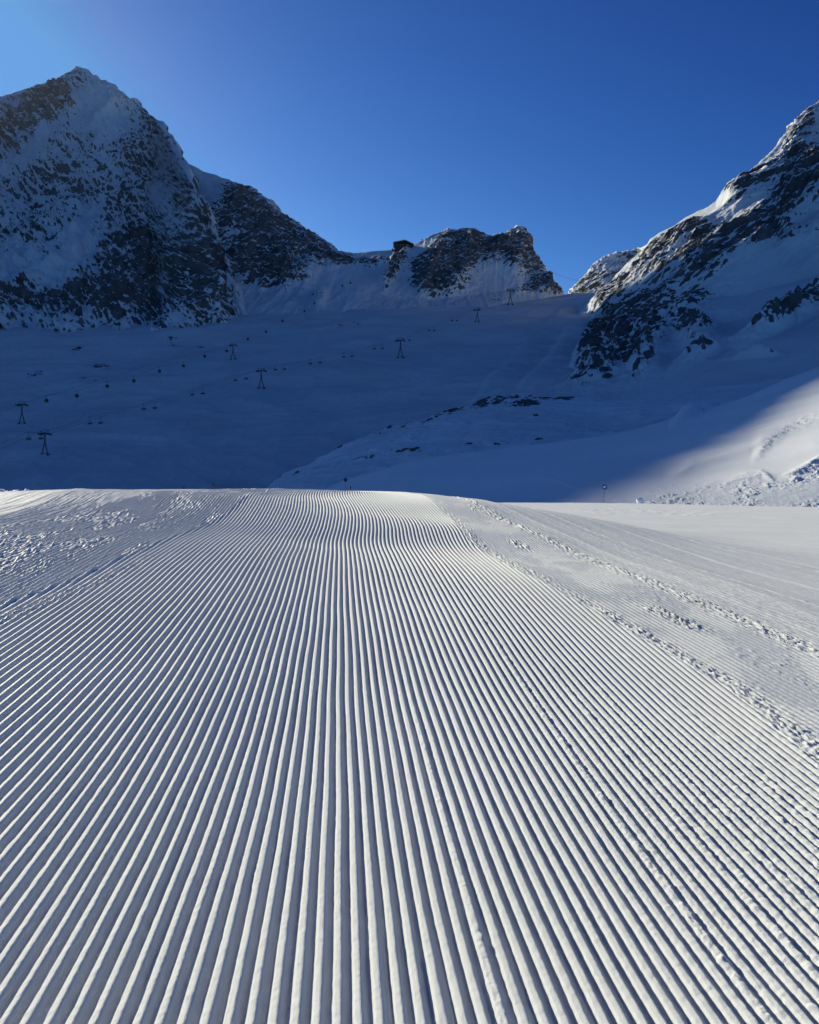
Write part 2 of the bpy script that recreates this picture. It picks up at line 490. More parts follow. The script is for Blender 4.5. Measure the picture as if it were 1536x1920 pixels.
    calm = np.exp(-((K-kL+6.5)/3.5)**2)
    rows_ = 0.25*np.cos(PI2*(K+wob*2))
    left = rows_*(1-0.55*band*(1-calm)) + 0.52*lumps*(.35+.65*band)*(1-calm*.7)+0.10*band*noise2(K/0.8, D/2.0, 125) + 0.05*c2
    k4 = K-0.06*D
    far = 0.13*np.cos(PI2*(K+wob*2))*np.exp(-np.maximum(0, D-200)/160)+0.20*noise2(k4/3, D*0, 130)+0.10*noise2(k4/1.2, D/200, 132)+0.10*np.maximum(0, c1) \
        + 0.5*np.maximum(0, noise2(k4/11, D*0+1, 131)-.2) + 0.015*c2
    fw = 1-sstep(kLo-7, kLo+4, K)
    det = main*mainw+stripB*bw+wide*ww+left*lw+far*fw
    # --- berms between the passes
    def berm(kb, w, h, lump, seed):
        t = (K-kb)/w
        e = np.exp(-t*t)
        return e*(h+lump*np.maximum(-.1, fbm2(K/0.5, D/0.9, 3, seed, .6)+.05+.35*noise2(K/3, D/7, seed+7)))
    det = det+berm(kR+1.5, 1.9, 0.03, 0.30, 140)*sstep(330, 240, D)
    det = det+berm(kT, 2.4, 0.02, 0.42, 141)*sstep(420, 300, D)
    det = det+berm(kR+12, 2.2, 0.0, 0.5, 145)*sstep(-.1, .4, noise2(D/18, K*0, 146))*sstep(330, 240, D)*sstep(90, 130, D)
    det = det+berm(kL+0.3, 0.75, 0.16, 0.22, 142)
    det = det+berm(kL+4.2, 1.6, 0.0, 0.30, 143)*sstep(175, 135, D)
    det = det+berm(kL-10, 4.5, 0.0, 0.35, 147)*sstep(-.3, .3, noise2(D/22, K*0, 148))
    # --- loose snow on the crest of the slope at the left
    cr = sstep(560, 640, D)*sstep(900, 760, D)*sstep(-190, -270, K)
    det = det+cr*5.0*np.maximum(0, fbm2(K/9, D/12, 3, 150)-.22)
    cr2 = sstep(480, 530, D)*sstep(640, 570, D)*sstep(-30, -60, K)*sstep(-330, -240, K)
    det = det+cr2*1.6*np.maximum(0, fbm2(K/4, D/6, 3, 151)-.05)
    H = H+det
    bend = 1.3*np.sin((D-205)/26.)*sstep(190, 225, D)*sstep(420, 330, D)
    X = (-0.0853*D+bend+K)*S
    P = np.stack([X, D*S, H*S], -1)
    o = grid_mesh('ski_slope', P, M_PISTE)
    tag(o, kind='structure')

build_slope()

# ------------------------------------------------------------------ mountains and bowl as sheets of real depth
def blob(x, y, cx, cy, rx, ry, ang=0.0):
    a = math.radians(ang); dx = x-cx; dy = y-cy
    u = dx*math.cos(a)+dy*math.sin(a); v = -dx*math.sin(a)+dy*math.cos(a)
    return np.exp(-((u/rx)**2+(v/ry)**2))

def sheet(name, x0, x1, nx, curves, nvs, mat, rock_fn, amp_fn, seed, stretch=(1.0, 1.0, 0.0), kind='structure', slow=1.0, xwarp=None, rockgain=1.5, extra=None, streak=1.7, smz=0.0, smy=0.0, soft=0, gully=None, wcap=0.66, ns=1.0):
    """curves: from near/low to far/high; each (list of (x, y, depth)); the last ones go down the back"""
    xs = np.linspace(x0, x1, nx)
    cy = []; cz = []
    for c in curves:
        c = np.array(c, float)
        cy.append(np.interp(xs, c[:, 0], c[:, 1])); cz.append(np.interp(xs, c[:, 0], c[:, 2]))
    def smooth(a, px_):
        if px_ <= 0: return a
        r = max(1, int(px_/(xs[1]-xs[0]))); w = np.hanning(2*r+3)[1:-1]; w /= w.sum()
        return np.convolve(np.pad(a, r, mode='edge'), w, 'valid')
    cy = [smooth(a, smy) for a in cy]; cz = [smooth(a, smz) for a in cz]
    if soft:
        i = soft; t = .86
        h0 = (YH-cy[i-1])/F*cz[i-1]; h1 = (YH-smooth(cy[i], 60))/F*cz[i]
        zc = cz[i-1]+(cz[i]-cz[i-1])*t; hc = h0+(h1-h0)*t
        cy.insert(i, np.maximum(YH-hc/zc*F, cy[i]+6)); cz.insert(i, zc)
        n_ = nvs[i-1]; nvs = nvs[:i-1]+[int(n_*.78), int(n_*.22)]+nvs[i:]
        curves = curves+[None]
    ys = []; zs = []
    for i in range(len(curves)-1):
        n = nvs[i]
        t = np.linspace(0, 1, n, endpoint=(i == len(curves)-2))[:, None]
        # interpolate in world space (height and depth) so that faces are straight slopes
        h0 = (YH-cy[i])/F*cz[i]; h1 = (YH-cy[i+1])/F*cz[i+1]
        zs.append(cz[i]+(cz[i+1]-cz[i])*t); ys.append(h0+(h1-h0)*t)
    Y = np.concatenate(zs, 0); Z = np.concatenate(ys, 0)
    if slow > 0:                                     # round the joints between bands a little
        for _ in range(6):
            Y[1:-1] = Y[1:-1]*.5+(Y[2:]+Y[:-2])*.25; 
            Z[1:-1] = Z[1:-1]*.5+(Z[2:]+Z[:-2])*.25 if False else Z[1:-1]
    X = (xs[None, :]-768)/F*Y
    P = np.stack([X, Y, Z], -1)
    px = np.broadcast_to(xs[None, :], Y.shape); py = YH-Z/Y*F
    def normals(P):
        du = np.gradient(P, axis=1); dv = np.gradient(P, axis=0)
        n = np.cross(du, dv)
        n /= np.linalg.norm(n, axis=-1, keepdims=True)+1e-9
        return n
    n0 = normals(P)
    # in-plane frame, turned and stretched so the rock has a grain
    sx, sy, ang = stretch
    a = math.radians(ang)
    U = X*math.cos(a)+Z*math.sin(a); V = -X*math.sin(a)+Z*math.cos(a)
    U = U/sx; V = V/sy
    W = np.minimum(rock_fn(px, py), wcap)
    big = ridged3(U/140, V/140, Y/220, 4, seed, .5)
    U, V, Yn = U/ns, V/ns, Y/ns
    mid = ridged3(U/34, V/34, Yn/60, 4, seed+20, .55)
    sml = ridged3(U/9.5, V/9.5, Yn/16, 3, seed+40, .6)
    ab, am, asm = amp_fn(px, py, W)
    nn = n0*0.75+np.array([0, -0.45, 0.2])
    nn /= np.linalg.norm(nn, axis=-1, keepdims=True)
    D_ = ab*big+am*mid+asm*sml
    if gully:
        ga, gx, gz, gang = gully
        gr = math.radians(gang)
        gu = X*math.cos(gr)+Z*math.sin(gr); gv = -X*math.sin(gr)+Z*math.cos(gr)
        tp = np.clip(am/am.max()*1.2, 0, 1)
        D_ = D_+ga*tp*(ridged3((gu+18*noise3(gu/90, gv/90, Y/200, seed+71))/gx, gv/gz, Y/400, 4, seed+70, .55)-.3)
    P = P+nn*D_[..., None]
    if extra is not None:
        P[..., 2] += extra(px, py, P)
    n1 = normals(P)
    # steepness of the small shapes against the big ones decides where snow holds
    g = n1[..., 2]
    k1 = max(3, 9)
    def blur(A, r):
        B = np.pad(A, ((r, r), (r, r)), mode='edge').cumsum(0).cumsum(1)
        B = np.pad(B, ((1, 0), (1, 0)))
        w = 2*r+1
        return (B[w:, w:]-B[:-w, w:]-B[w:, :-w]+B[:-w, :-w])/(w*w)
    loc = g-blur(g, 10)
    st = .8*noise3(U/26, V/13, Yn/40, seed+60)+.8*noise3(U/9, V/4.6, Yn/20, seed+61)+.7*noise3(U/4.2, V/2.2, Yn/9, seed+62)
    rk = (W-0.5)*1.7+0.5 - loc*rockgain*np.clip(W*2, 0, 1) + st*streak*np.clip(W*2.2, 0, 1)*0.55
    rk = np.where(W < 0.03, 0, rk)
    o = grid_mesh(name, P, mat, {'rock': np.clip(rk, -0.6, 1.6)})
    tag(o, kind=kind)
    return o, P

# --- left massif --------------------------------------------------------
def rk_left(x, y):
    w = 0.33+0*x
    w = w+.40*blob(x, y, 40, 240, 95, 26, -38)+.35*blob(x, y, 105, 190, 30, 40)
    w = w+.42*blob(x, y, 300, 490, 95, 75, 0)+.5*blob(x, y, 230, 585, 90, 35, 5)+.45*blob(x, y, 50, 580, 110, 24, 0)
    w = w+.35*blob(x, y, 300, 245, 14, 60, -35)+.3*blob(x, y, 340, 330, 20, 60, -20)+.22*blob(x, y, 180, 380, 40, 22)
    w = w+.3*blob(x, y, 390, 520, 50, 60)
    w = w+.2*blob(x, y, 90, 350, 60, 20, -30)+.16*blob(x, y, 270, 330, 45, 60)
    w = .84*w+.10*blob(x, y, 250, 520, 180, 90)-.16*blob(x, y, 190, 215, 50, 60)-.35*blob(x, y, 40, 520, 90, 22, 8)-.28*blob(x, y, 150, 470, 22, 90, 30)-.25*blob(x, y, 215, 455, 85, 13, -35)
    w = w-.22*blob(x, y, 60, 300, 70, 14, -36)-.2*blob(x, y, 330, 420, 16, 70, -28)
    return w
OFF = [(-800, 200, 1400), (-640, 178, 1400), (-520, 163, 1400), (-466, 167, 1400), (-409, 177, 1400), (-341, 186, 1400), (-296, 193, 1400), (-150, 193, 1500)]
L_sil = [(-1500, 500, 1400), (-1100, 330, 1400)] + OFF + [(-90, 182, 1620), (0, 187, 1780), (30, 185, 1810), (60, 172, 1830), (90, 160, 1850), (118, 143, 1870), (145, 128, 1880),
         (165, 140, 1870), (200, 160, 1820), (240, 187, 1810), (275, 207, 1790), (300, 235, 1740), (320, 265, 1600), (338, 298, 1420),
         (360, 345, 1320), (385, 400, 1300), (405, 450, 1280), (420, 500, 1240), (432, 545, 1190), (450, 585, 1130), (480, 640, 1080)]
def lerpc(ca, cb, t, dz=0, dy=0):
    xs = sorted(set([c[0] for c in ca]+[c[0] for c in cb]))
    A = np.array(ca, float); B = np.array(cb, float)
    return [(x, np.interp(x, A[:, 0], A[:, 1])*(1-t)+np.interp(x, B[:, 0], B[:, 1])*t+dy,
             np.interp(x, A[:, 0], A[:, 2])*(1-t)+np.interp(x, B[:, 0], B[:, 2])*t+dz) for x in xs]
L_base = [(-1500, 760, 1000), (-700, 700, 900), (-300, 665, 900), (0, 650, 930), (150, 665, 930), (250, 690, 930), (330, 680, 940), (420, 640, 1000), (480, 660, 1040)]
L_mid = lerpc(L_base, L_sil, .5, dz=15)
L_back = [(x, y+420, z+420) for x, y, z in L_sil]
def amp_left(x, y, W):
    top = sstep(0, 40, y-np.interp(x, [c[0] for c in L_sil], [c[1] for c in L_sil]))
    off = .08+.92*sstep(-190, -40, x)
    return 12*(.2+.8*top)*off, 6.5*(.45+.55*top)*off, 2.2*np.clip(.35+W, .3, 1.2)
mtn_left, PL = sheet('mountain_peak', -1500, 480, 1300, [L_base, L_mid, L_sil, L_back], [210, 250, 40], M_MOUNT, rk_left, amp_left, 200, (1.3, .8, -35), ns=.7, smz=25, soft=2, gully=(13, 62, 300, -12))

# --- ridge behind with the saddle and the crags ---------------------------
def rk_ridge(x, y):
    w = 0.10+0*x
    w = w+.62*blob(x, y, 505, 430, 60, 42, 30)+.75*blob(x, y, 490, 505, 85, 34, 12)+.5*blob(x, y, 440, 400, 40, 60, 30)+.4*blob(x, y, 590, 470, 50, 28, 20)
    w = w-.25*blob(x, y, 370, 345, 40, 22, 20)+.15*blob(x, y, 420, 350, 40, 14, 28)
    w = w+.35*blob(x, y, 640, 490, 30, 14)+.35*blob(x, y, 700, 495, 35, 12)+.55*blob(x, y, 745, 500, 10, 40, 28)+.35*blob(x, y, 720, 530, 10, 12)
    w = w+.75*blob(x, y, 815, 538, 38, 20)+.6*blob(x, y, 850, 500, 45, 35)+.45*blob(x, y, 870, 455, 55, 25)+.45*blob(x, y, 800, 500, 30, 30, 0)
    w = w+.42*blob(x, y, 920, 470, 40, 30)+.45*blob(x, y, 968, 470, 32, 40)+.70*blob(x, y, 1020, 542, 38, 13)+.4*blob(x, y, 1000, 500, 20, 40, -25)
    w = w+.3*blob(x, y, 600, 560, 12, 22, 35)
    w = w-.25*blob(x, y, 925, 520, 30, 22)-.2*blob(x, y, 790, 465, 26, 20)-.3*blob(x, y, 640, 530, 60, 20)
    return np.clip(w, 0, 1.3)
R_sil = [(300, 420, 1560), (334, 330, 1545), (341, 298, 1540), (380, 320, 1520), (430, 338, 1500), (480, 360, 1470), (510, 378, 1460), (530, 405, 1450), (560, 418, 1440), (585, 440, 1430),
         (610, 456, 1420), (635, 472, 1415), (665, 475, 1410), (700, 471, 1405), (740, 468, 1400), (775, 460, 1395), (800, 447, 1390), (835, 436, 1385), (862, 430, 1380),
         (885, 431, 1380), (900, 438, 1380), (920, 448, 1380), (945, 440, 1375), (960, 429, 1370), (970, 428, 1370), (982, 440, 1368), (995, 465, 1365), (1010, 490, 1362),
         (1030, 520, 1360), (1057, 556, 1355), (1090, 600, 1350)]
R_base = [(300, 600, 1180), (420, 590, 1150), (480, 600, 1120), (560, 600, 1120), (650, 600, 1110), (760, 590, 1130), (900, 585, 1190), (1000, 590, 1250), (1057, 600, 1280), (1090, 625, 1300)]
R_mid = [(300, 520, 1320), (420, 535, 1230), (480, 550, 1215), (560, 548, 1225), (650, 545, 1220), (760, 565, 1240), (830, 568, 1265), (900, 555, 1280), (960, 545, 1295), (1010, 555, 1310), (1057, 578, 1325), (1090, 615, 1330)]
R_back = [(x, y+350, z+500) for x, y, z in R_sil]
def amp_ridge(x, y, W):
    top = sstep(0, 30, y-np.interp(x, [c[0] for c in R_sil], [c[1] for c in R_sil]))
    return 7*(.15+.85*top)*np.clip(W*1.5, .25, 1), 5.5*(.5+.5*top)*np.clip(W*1.8, .16, 1), 2.0*np.clip(W*1.5, .06, 1.1)
mtn_ridge, PR = sheet('mountain_ridge', 300, 1090, 900, [R_base, R_mid, R_sil, R_back], [60, 220, 30], M_MOUNT, rk_ridge, amp_ridge, 300, (1.3, .8, 25), ns=.75, smz=25, soft=2, gully=(9, 45, 200, -10))

# --- small far peak between ridge and right massif ------------------------
F_sil = [(1040, 620, 1900), (1068, 556, 1900), (1080, 535, 1900), (1100, 515, 1900), (1118, 498, 1900), (1135, 482, 1900), (1150, 477, 1900), (1170, 476, 1900), (1195, 472, 1900), (1230, 480, 1900), (1300, 520, 1900), (1380, 600, 1900)]
F_base = [(1040, 640, 1650), (1380, 640, 1650)]
F_back = [(x, y+250, z+400) for x, y, z in F_sil]
def rk_far(x, y):
    return .30+.35*blob(x, y, 1095, 530, 30, 20, -40)+.3*blob(x, y, 1170, 515, 30, 18)-.2*blob(x, y, 1150, 500, 25, 15)+0*x
def amp_far(x, y, W):
    return 5+0*x, 4+0*x, 1.6+0*x
sheet('mountain_far', 1040, 1380, 260, [F_base, F_sil, F_back], [160, 20], M_MOUNT, rk_far, amp_far, 350, (1.2, .9, 30))

# --- right massif ---------------------------------------------------------
def rk_right(x, y):
    w = 0.0*x
    w = w+.55*blob(x, y, 1220, 500, 55, 26, -35)+.45*blob(x, y, 1290, 450, 60, 22, -35)+.50*blob(x, y, 1390, 360, 50, 22, -38)+.45*blob(x, y, 1150, 560, 45, 18, -40)
    w = w+.85*blob(x, y, 1335, 485, 42, 26, -38)+.75*blob(x, y, 1420, 440, 70, 24, -34)+.85*blob(x, y, 1500, 340, 50, 40, -40)+.5*blob(x, y, 1500, 250, 22, 60, 28)
    w = w+.45*blob(x, y, 1475, 450, 25, 14, -30)+.35*blob(x, y, 1545, 440, 60, 30, -30)
    w = w+.80*blob(x, y, 1110, 660, 18, 34, 25)+.55*blob(x, y, 1185, 650, 70, 48, -38)+.65*blob(x, y, 1305, 635, 32, 20, -35)+.55*blob(x, y, 1200, 700, 25, 25)+.5*blob(x, y, 1110, 720, 45, 24, -20)
    w = w+.35*blob(x, y, 1210, 600, 60, 22, -40)+.30*blob(x, y, 1290, 590, 40, 16, -40)+.25*blob(x, y, 1150, 600, 30, 20)
    w = w+.75*blob(x, y, 1460, 607, 75, 15, -33)+.4*blob(x, y, 1530, 570, 50, 20, -33)+.40*blob(x, y, 1310, 680, 36, 10, -30)+.3*blob(x, y, 1420, 682, 50, 5, -5)
    w = w+.15*blob(x, y, 1000, 720, 70, 25)+.25*blob(x, y, 1300, 510, 150, 50, -38)
    w = .9*w+.20*blob(x, y, 1240, 620, 170, 90, -32)+.18*blob(x, y, 1480, 340, 110, 110)+.04*blob(x, y, 1300, 470, 190, 60, -38)
    w = w-.3*blob(x, y, 1345, 400, 38, 10, -38)
    return np.clip(w, 0, 1.2)
G_sil = [(1000, 640, 1250), (1057, 562, 1250), (1100, 556, 1180), (1140, 545, 1060), (1160, 518, 1075), (1180, 495, 1062), (1210, 472, 1048), (1222, 448, 1040), (1240, 436, 1032), (1265, 425, 1020), (1290, 408, 1005), (1320, 395, 985), (1345, 382, 970),
         (1372, 352, 960), (1415, 331, 950), (1440, 300, 965), (1465, 272, 1010), (1490, 240, 1030), (1510, 215, 1045), (1530, 198, 1060), (1560, 170, 1080), (1640, 110, 1100), (1760, 40, 1000), (1950, 20, 1000), (2300, 200, 1000)]
G_base = [(900, 800, 420), (1000, 800, 400), (1057, 800, 390), (1200, 820, 370), (1536, 800, 330), (2300, 800, 280)]
G_sh = [(900, 770, 500), (1000, 755, 500), (1100, 752, 490), (1200, 745, 480), (1300, 720, 475), (1400, 700, 470), (1536, 680, 465), (2300, 640, 450)]
G_mid = [(900, 660, 900), (1000, 655, 890), (1057, 640, 1010), (1100, 632, 960), (1200, 610, 850), (1300, 580, 790), (1400, 560, 780), (1536, 520, 780), (1700, 480, 780), (2300, 450, 760)]
G_back = [(x, y+330, z+420) for x, y, z in G_sil]
def amp_right(x, y, W):
    top = sstep(0, 30, y-np.interp(x, [c[0] for c in G_sil], [c[1] for c in G_sil]))
    Wc = np.clip(W*1.6, .1, 1)
    return 9*(.5+.5*top)*(.3+.7*Wc), 5.6*(.6+.4*top)*Wc, 2.0*np.clip(W*1.6, .03, 1.1)
mtn_right, PG = sheet('mountain_flank', 900, 2300, 1100, [G_base, G_sh, G_mid, G_sil, G_back], [60, 170, 200, 30], M_MOUNT, rk_right, amp_right, 420, (2.6, .7, 38), ns=.72, smz=40, soft=3, wcap=.58, gully=(6, 40, 240, -45))

# --- bowl -----------------------------------------------------------------
def rk_bowl(x, y):
    w = 0*x
    for cx, cy, rx, ry, an, st in ((330, 645, 22, 16, 40, .30), (190, 690, 22, 11, 20, .34), (60, 705, 20, 8, 0, .3), (145, 655, 20, 9, 0, .26), (165, 725, 30, 4, 0, .28),
                                   (585, 575, 12, 24, 35, .42), (650, 620, 60, 4, -8, .25), (300, 735, 30, 4, -10, .12), (100, 876, 22, 4, -10, .24), (265, 825, 25, 5, -10, .26),
                                   (455, 790, 18, 8, 0, .24), (660, 590, 30, 10, 0, .2), (820, 570, 40, 8, 0, .3), (620, 560, 20, 20, 0, .2), (380, 660, 26, 16, 0, .22), (330, 690, 60, 25, 20, .13), (120, 700, 110, 40, 0, .12), (560, 610, 60, 16, -10, .14), (780, 720, 90, 22, -20, .10), (760, 740, 60, 30, -20, .12)):
        w = w+1.35*st*blob(x, y, cx, cy, rx, ry, an)
    return w
B_lo = [(-1500, 1216, 150), (1500, 1216, 150)]
B_0 = [(-1500, 950, 330), (0, 950, 330), (500, 950, 330), (900, 930, 330), (1500, 900, 330)]
B_1 = [(-1500, 850, 440), (0, 840, 470), (400, 845, 450), (800, 835, 440), (1000, 800, 430), (1500, 780, 430)]
B_2 = [(-1500, 750, 640), (0, 745, 640), (400, 745, 600), (700, 740, 600), (900, 720, 600), (1057, 700, 620), (1500, 700, 620)]
B_3 = [(-1500, 640, 880), (0, 640, 860), (400, 655, 840), (700, 655, 840), (900, 640, 880), (1057, 620, 950), (1500, 600, 950)]
B_4 = [(-1500, 560, 1080), (0, 580, 1050), (400, 598, 1060), (560, 596, 1100), (700, 592, 1110), (900, 582, 1160), (1057, 565, 1250), (1150, 560, 1300), (1500, 560, 1300)]
B_5 = [(-1500, 540, 1300), (0, 565, 1300), (400, 596, 1250), (700, 598, 1240), (900, 592, 1290), (1000, 575, 1340), (1057, 557, 1380), (1500, 557, 1380)]
B_6 = [(-1500, 900, 1700), (1500, 900, 1700)]
def amp_bowl(x, y, W):
    s = sstep(900, 800, y)
    return 6.0*(.4+.6*s)+0*x, 0.6+0*x, .16+1.6*W
def bowl_extra(px, py, P):
    X, Y = P[..., 0], P[..., 1]
    e = 0*X
    def line(pts, h, w_, step=0.0):
        p_ = np.array(pts, float)
        d = (py-np.interp(px, p_[:, 0], p_[:, 1]))
        m = sstep(p_[0, 0], p_[0, 0]+30, px)*sstep(p_[-1, 0], p_[-1, 0]-30, px)
        return m*(h*np.exp(-(d/w_)**2)-step*np.tanh(d/w_)*np.exp(-(d/(w_*7))**2))
    e += line([(380, 612), (430, 622), (500, 619), (560, 612), (640, 606)], 0, 5, 3.0)
    e += line([(560, 632), (620, 623), (680, 613), (760, 610)], 1.6, 2.5, 1.2)
    e += line([(250, 768), (330, 742), (420, 712), (480, 694)], 1.0, 2.2, .8)
    e += line([(260, 775), (340, 749), (430, 719), (490, 701)], .9, 2.0, .4)
    e += line([(-20, 770), (90, 742), (190, 722), (300, 715)], .8, 2.5, .6)
    e += line([(735, 695), (790, 684), (840, 668), (900, 662)], 1.4, 3.0, 1.0)
    e += line([(640, 670), (760, 655), (880, 630), (980, 600), (1100, 580)], .8, 4, 1.4)
    e += line([(830, 648), (870, 640), (930, 628)], 1.0, 2.2, .4)
    e += line([(60, 838), (130, 832), (220, 826), (320, 830)], .7, 3, .8)
    # groomed run coming down from the notch: two long edges
    for off, hh in ((0, 2.0), (70, 1.4)):
        xr = np.interp(py, [560, 600, 680, 760, 860], [1120-off*.6, 1085-off*.8, 1020-off, 960-off, 880-off])
        d = (px-xr)/7
        e += hh*np.tanh(d)*np.exp(-(d/6)**2)*sstep(560, 590, py)*sstep(880, 800, py)
    return e
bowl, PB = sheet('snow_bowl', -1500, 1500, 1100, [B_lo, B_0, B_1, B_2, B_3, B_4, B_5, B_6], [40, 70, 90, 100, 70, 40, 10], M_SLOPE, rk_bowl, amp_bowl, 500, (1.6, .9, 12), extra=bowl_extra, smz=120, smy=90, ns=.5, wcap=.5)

# --- knoll in the middle distance ------------------------------------------
def rk_knoll(x, y):
    w = 0*x
    for cx, cy, rx, ry, an, st in ((520, 908, 12, 5, -30, .45), (565, 900, 12, 4, -35, .36), (640, 853, 26, 4, -28, .42), (720, 818, 34, 5, -25, .42), (760, 806, 26, 5, -22, .42), (830, 786, 50, 6, -24, .38),
                                   (925, 758, 36, 8, -15, .55), (1000, 751, 60, 3.5, 0, .52), (1085, 752, 50, 3.5, 0, .5), (960, 772, 8, 5, -30, .55), (1005, 793, 16, 4, 0, .5), (985, 764, 30, 5, 0, .35),
                                   (688, 874, 22, 3.5, -12, .45), (755, 861, 30, 3, -5, .48), (790, 862, 24, 3, 0, .4), (880, 848, 16, 3, -12, .36), (930, 843, 30, 4, 0, .42), (1010, 834, 16, 2.5, 0, .42), (560, 905, 40, 4, 0, .18), (820, 800, 120, 16, -24, .16), (1000, 765, 110, 16, 0, .18), (760, 862, 120, 14, -8, .13)):
        w = w+1.02*st*blob(x, y, cx, cy, rx, ry, an)
    return w
K_sil = [(420, 990, 330), (500, 925, 335), (518, 910, 340), (530, 900, 345), (560, 888, 350), (600, 870, 352), (640, 850, 355), (680, 832, 358), (720, 815, 362), (760, 802, 366), (800, 790, 372), (840, 777, 378), (880, 765, 385), (920, 752, 392),
         (960, 749, 400), (1000, 749, 405), (1060, 751, 410), (1120, 755, 415), (1200, 748, 420), (1300, 735, 425), (1700, 700, 430)]
K_lo = [(420, 1150, 200), (1700, 1050, 200)]
K_1 = [(420, 1010, 270), (500, 960, 265), (600, 925, 262), (760, 900, 258), (900, 880, 256), (1100, 850, 256), (1300, 800, 270), (1700, 740, 300)]
K_back = [(x, y+110, z+70) for x, y, z in K_sil]
def amp_knoll(x, y, W):
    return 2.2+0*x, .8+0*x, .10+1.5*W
knoll, PK = sheet('snow_knoll', 420, 1700, 800, [K_lo, K_1, K_sil, K_back], [40, 200, 30], M_KNOLL, rk_knoll, amp_knoll, 600, (1.8, .8, 15), smz=60, smy=14, ns=.38, wcap=.5)

# --- lower slope at the right that turns into the lit bank -----------------
def rk_bank(x, y):
    w = 0*x
    w = w+.35*blob(x, y, 1303, 764, 5, 7, 20)+.25*blob(x, y, 1400, 716, 24, 4, -10)
    return w
A_sil = [(560, 945, 205), (640, 905, 205), (760, 871, 210), (900, 850, 215), (1010, 836, 220), (1160, 814, 228), (1240, 793, 235), (1290, 776, 238), (1350, 762, 244), (1400, 745, 250), (1470, 715, 256), (1536, 690, 262), (1700, 640, 270), (2300, 560, 280)]
A_lo = [(560, 1100, 95), (1100, 1010, 88), (1300, 1000, 86), (1536, 990, 84), (1900, 990, 80), (2300, 1000, 75)]
A_1 = [(560, 960, 140), (760, 935, 140), (900, 925, 138), (1100, 928, 118), (1180, 936, 108), (1300, 926, 104), (1400, 905, 102), (1536, 880, 100), (1900, 840, 96), (2300, 830, 90)]
A_back = [(x, y+40, z+50) for x, y, z in A_sil]
def amp_bank(x, y, W):
    return .5+0*x, .22+0*x, .03+.6*W
def seg_dist(px, py, pts):
    """signed distance (positive below the line) to a polyline, and the place along it"""
    pts = np.array(pts, float)
    yl = np.interp(px, pts[:, 0], pts[:, 1]); sl = np.gradient(np.interp(np.arange(pts[0, 0]-1, pts[-1, 0]+2), pts[:, 0], pts[:, 1]))
    s_ = np.interp(px, np.arange(pts[0, 0]-1, pts[-1, 0]+2), sl)
    return (py-yl)*0.85+0*s_
def bank_extra(px, py, P):
    X, Y, Z = P[..., 0], P[..., 1], P[..., 2]
    e = 0*X
    ck = fbm2(X/1.1, Y/2.6+Z/1.1, 4, 801, .55)
    ck2 = fbm2(X/.42, Y/1.2+Z/.42, 3, 802, .55)
    # long drift with a broken face
    d = seg_dist(px, py, [(1405, 868), (1425, 850), (1450, 826), (1478, 803), (1500, 792), (1540, 780), (1620, 755), (1750, 740)])
    m = sstep(1405, 1432, px)
    e += m*0.45*np.where(d < 0, np.exp(-(d/26.)**2), np.exp(-(d/11.)**2))
    e += m*.13*np.exp(-((d-5)/9.)**2)*ck*sstep(1620, 1500, px)
    # fainter step that runs on down to the left
    d = seg_dist(px, py, [(1240, 905), (1300, 880), (1360, 862), (1405, 848), (1470, 812), (1560, 770)])
    e += .5*sstep(1240, 1300, px)*sstep(1480, 1400, px)*np.where(d < 0, np.exp(-(d/22.)**2), np.exp(-(d/7.)**2))
    # ploughed edge and rubble along the foot
    top = np.interp(px, [1100, 1180, 1240, 1300, 1370, 1400, 1428, 1450, 1500, 1536, 1620, 1900], [938, 930, 918, 915, 912, 904, 901, 912, 893, 872, 850, 840])
    dd = py-top
    band = sstep(-4, 4, dd)*sstep(1120, 1200, px)
    lowf = sstep(-.35, .45, fbm2(X/7, Y/9, 2, 803))
    e += band*(.17*np.maximum(-.1, ck)+.07*ck2)*(.2+.8*lowf)*(.5+.5*sstep(0, 12, dd))
    e += .22*sstep(1345, 1400, px)*np.exp(-((dd+3)/6.)**2)*sstep(1458, 1436, px)*(1+.35*ck)
    e += .3*sstep(1452, 1500, px)*np.exp(-((dd+2)/7.)**2)*(1+.35*ck)
    e += .3*sstep(1455, 1500, px)*np.exp(-((dd-9)/10.)**2)*np.maximum(0, ck+.1)
    # low drifts and old tracks in the shaded part
    for pts, h, w_ in (([(900, 905), (980, 900), (1020, 903), (1060, 915), (1100, 928)], .2, 3.0), ([(1040, 918), (1090, 912), (1150, 905)], .18, 2.5),
                       ([(780, 915), (900, 906), (1000, 912)], .3, 2.5), ([(700, 905), (800, 896), (860, 892)], .35, 4.0)):
        d = seg_dist(px, py, pts)
        e += h*np.exp(-(d/w_)**2)*sstep(pts[0][0], pts[0][0]+40, px)*sstep(pts[-1][0], pts[-1][0]-40, px)
    # wedge-shaped drift near the upper edge
    d = seg_dist(px, py, [(1255, 797), (1285, 776), (1312, 762), (1330, 772)])
    e += 3.2*sstep(1250, 1300, px)*sstep(1322, 1306, px)*np.where(d < 0, np.exp(-(d/5.)**2), np.exp(-(d/10.)**2))
    return e
bank, PA = sheet('snow_bank_slope', 560, 2300, 1500, [A_lo, A_1, A_sil, A_back], [130, 330, 30], M_BANK, rk_bank, amp_bank, 700, (1.5, .8, 15), smz=70, smy=40, extra=bank_extra)


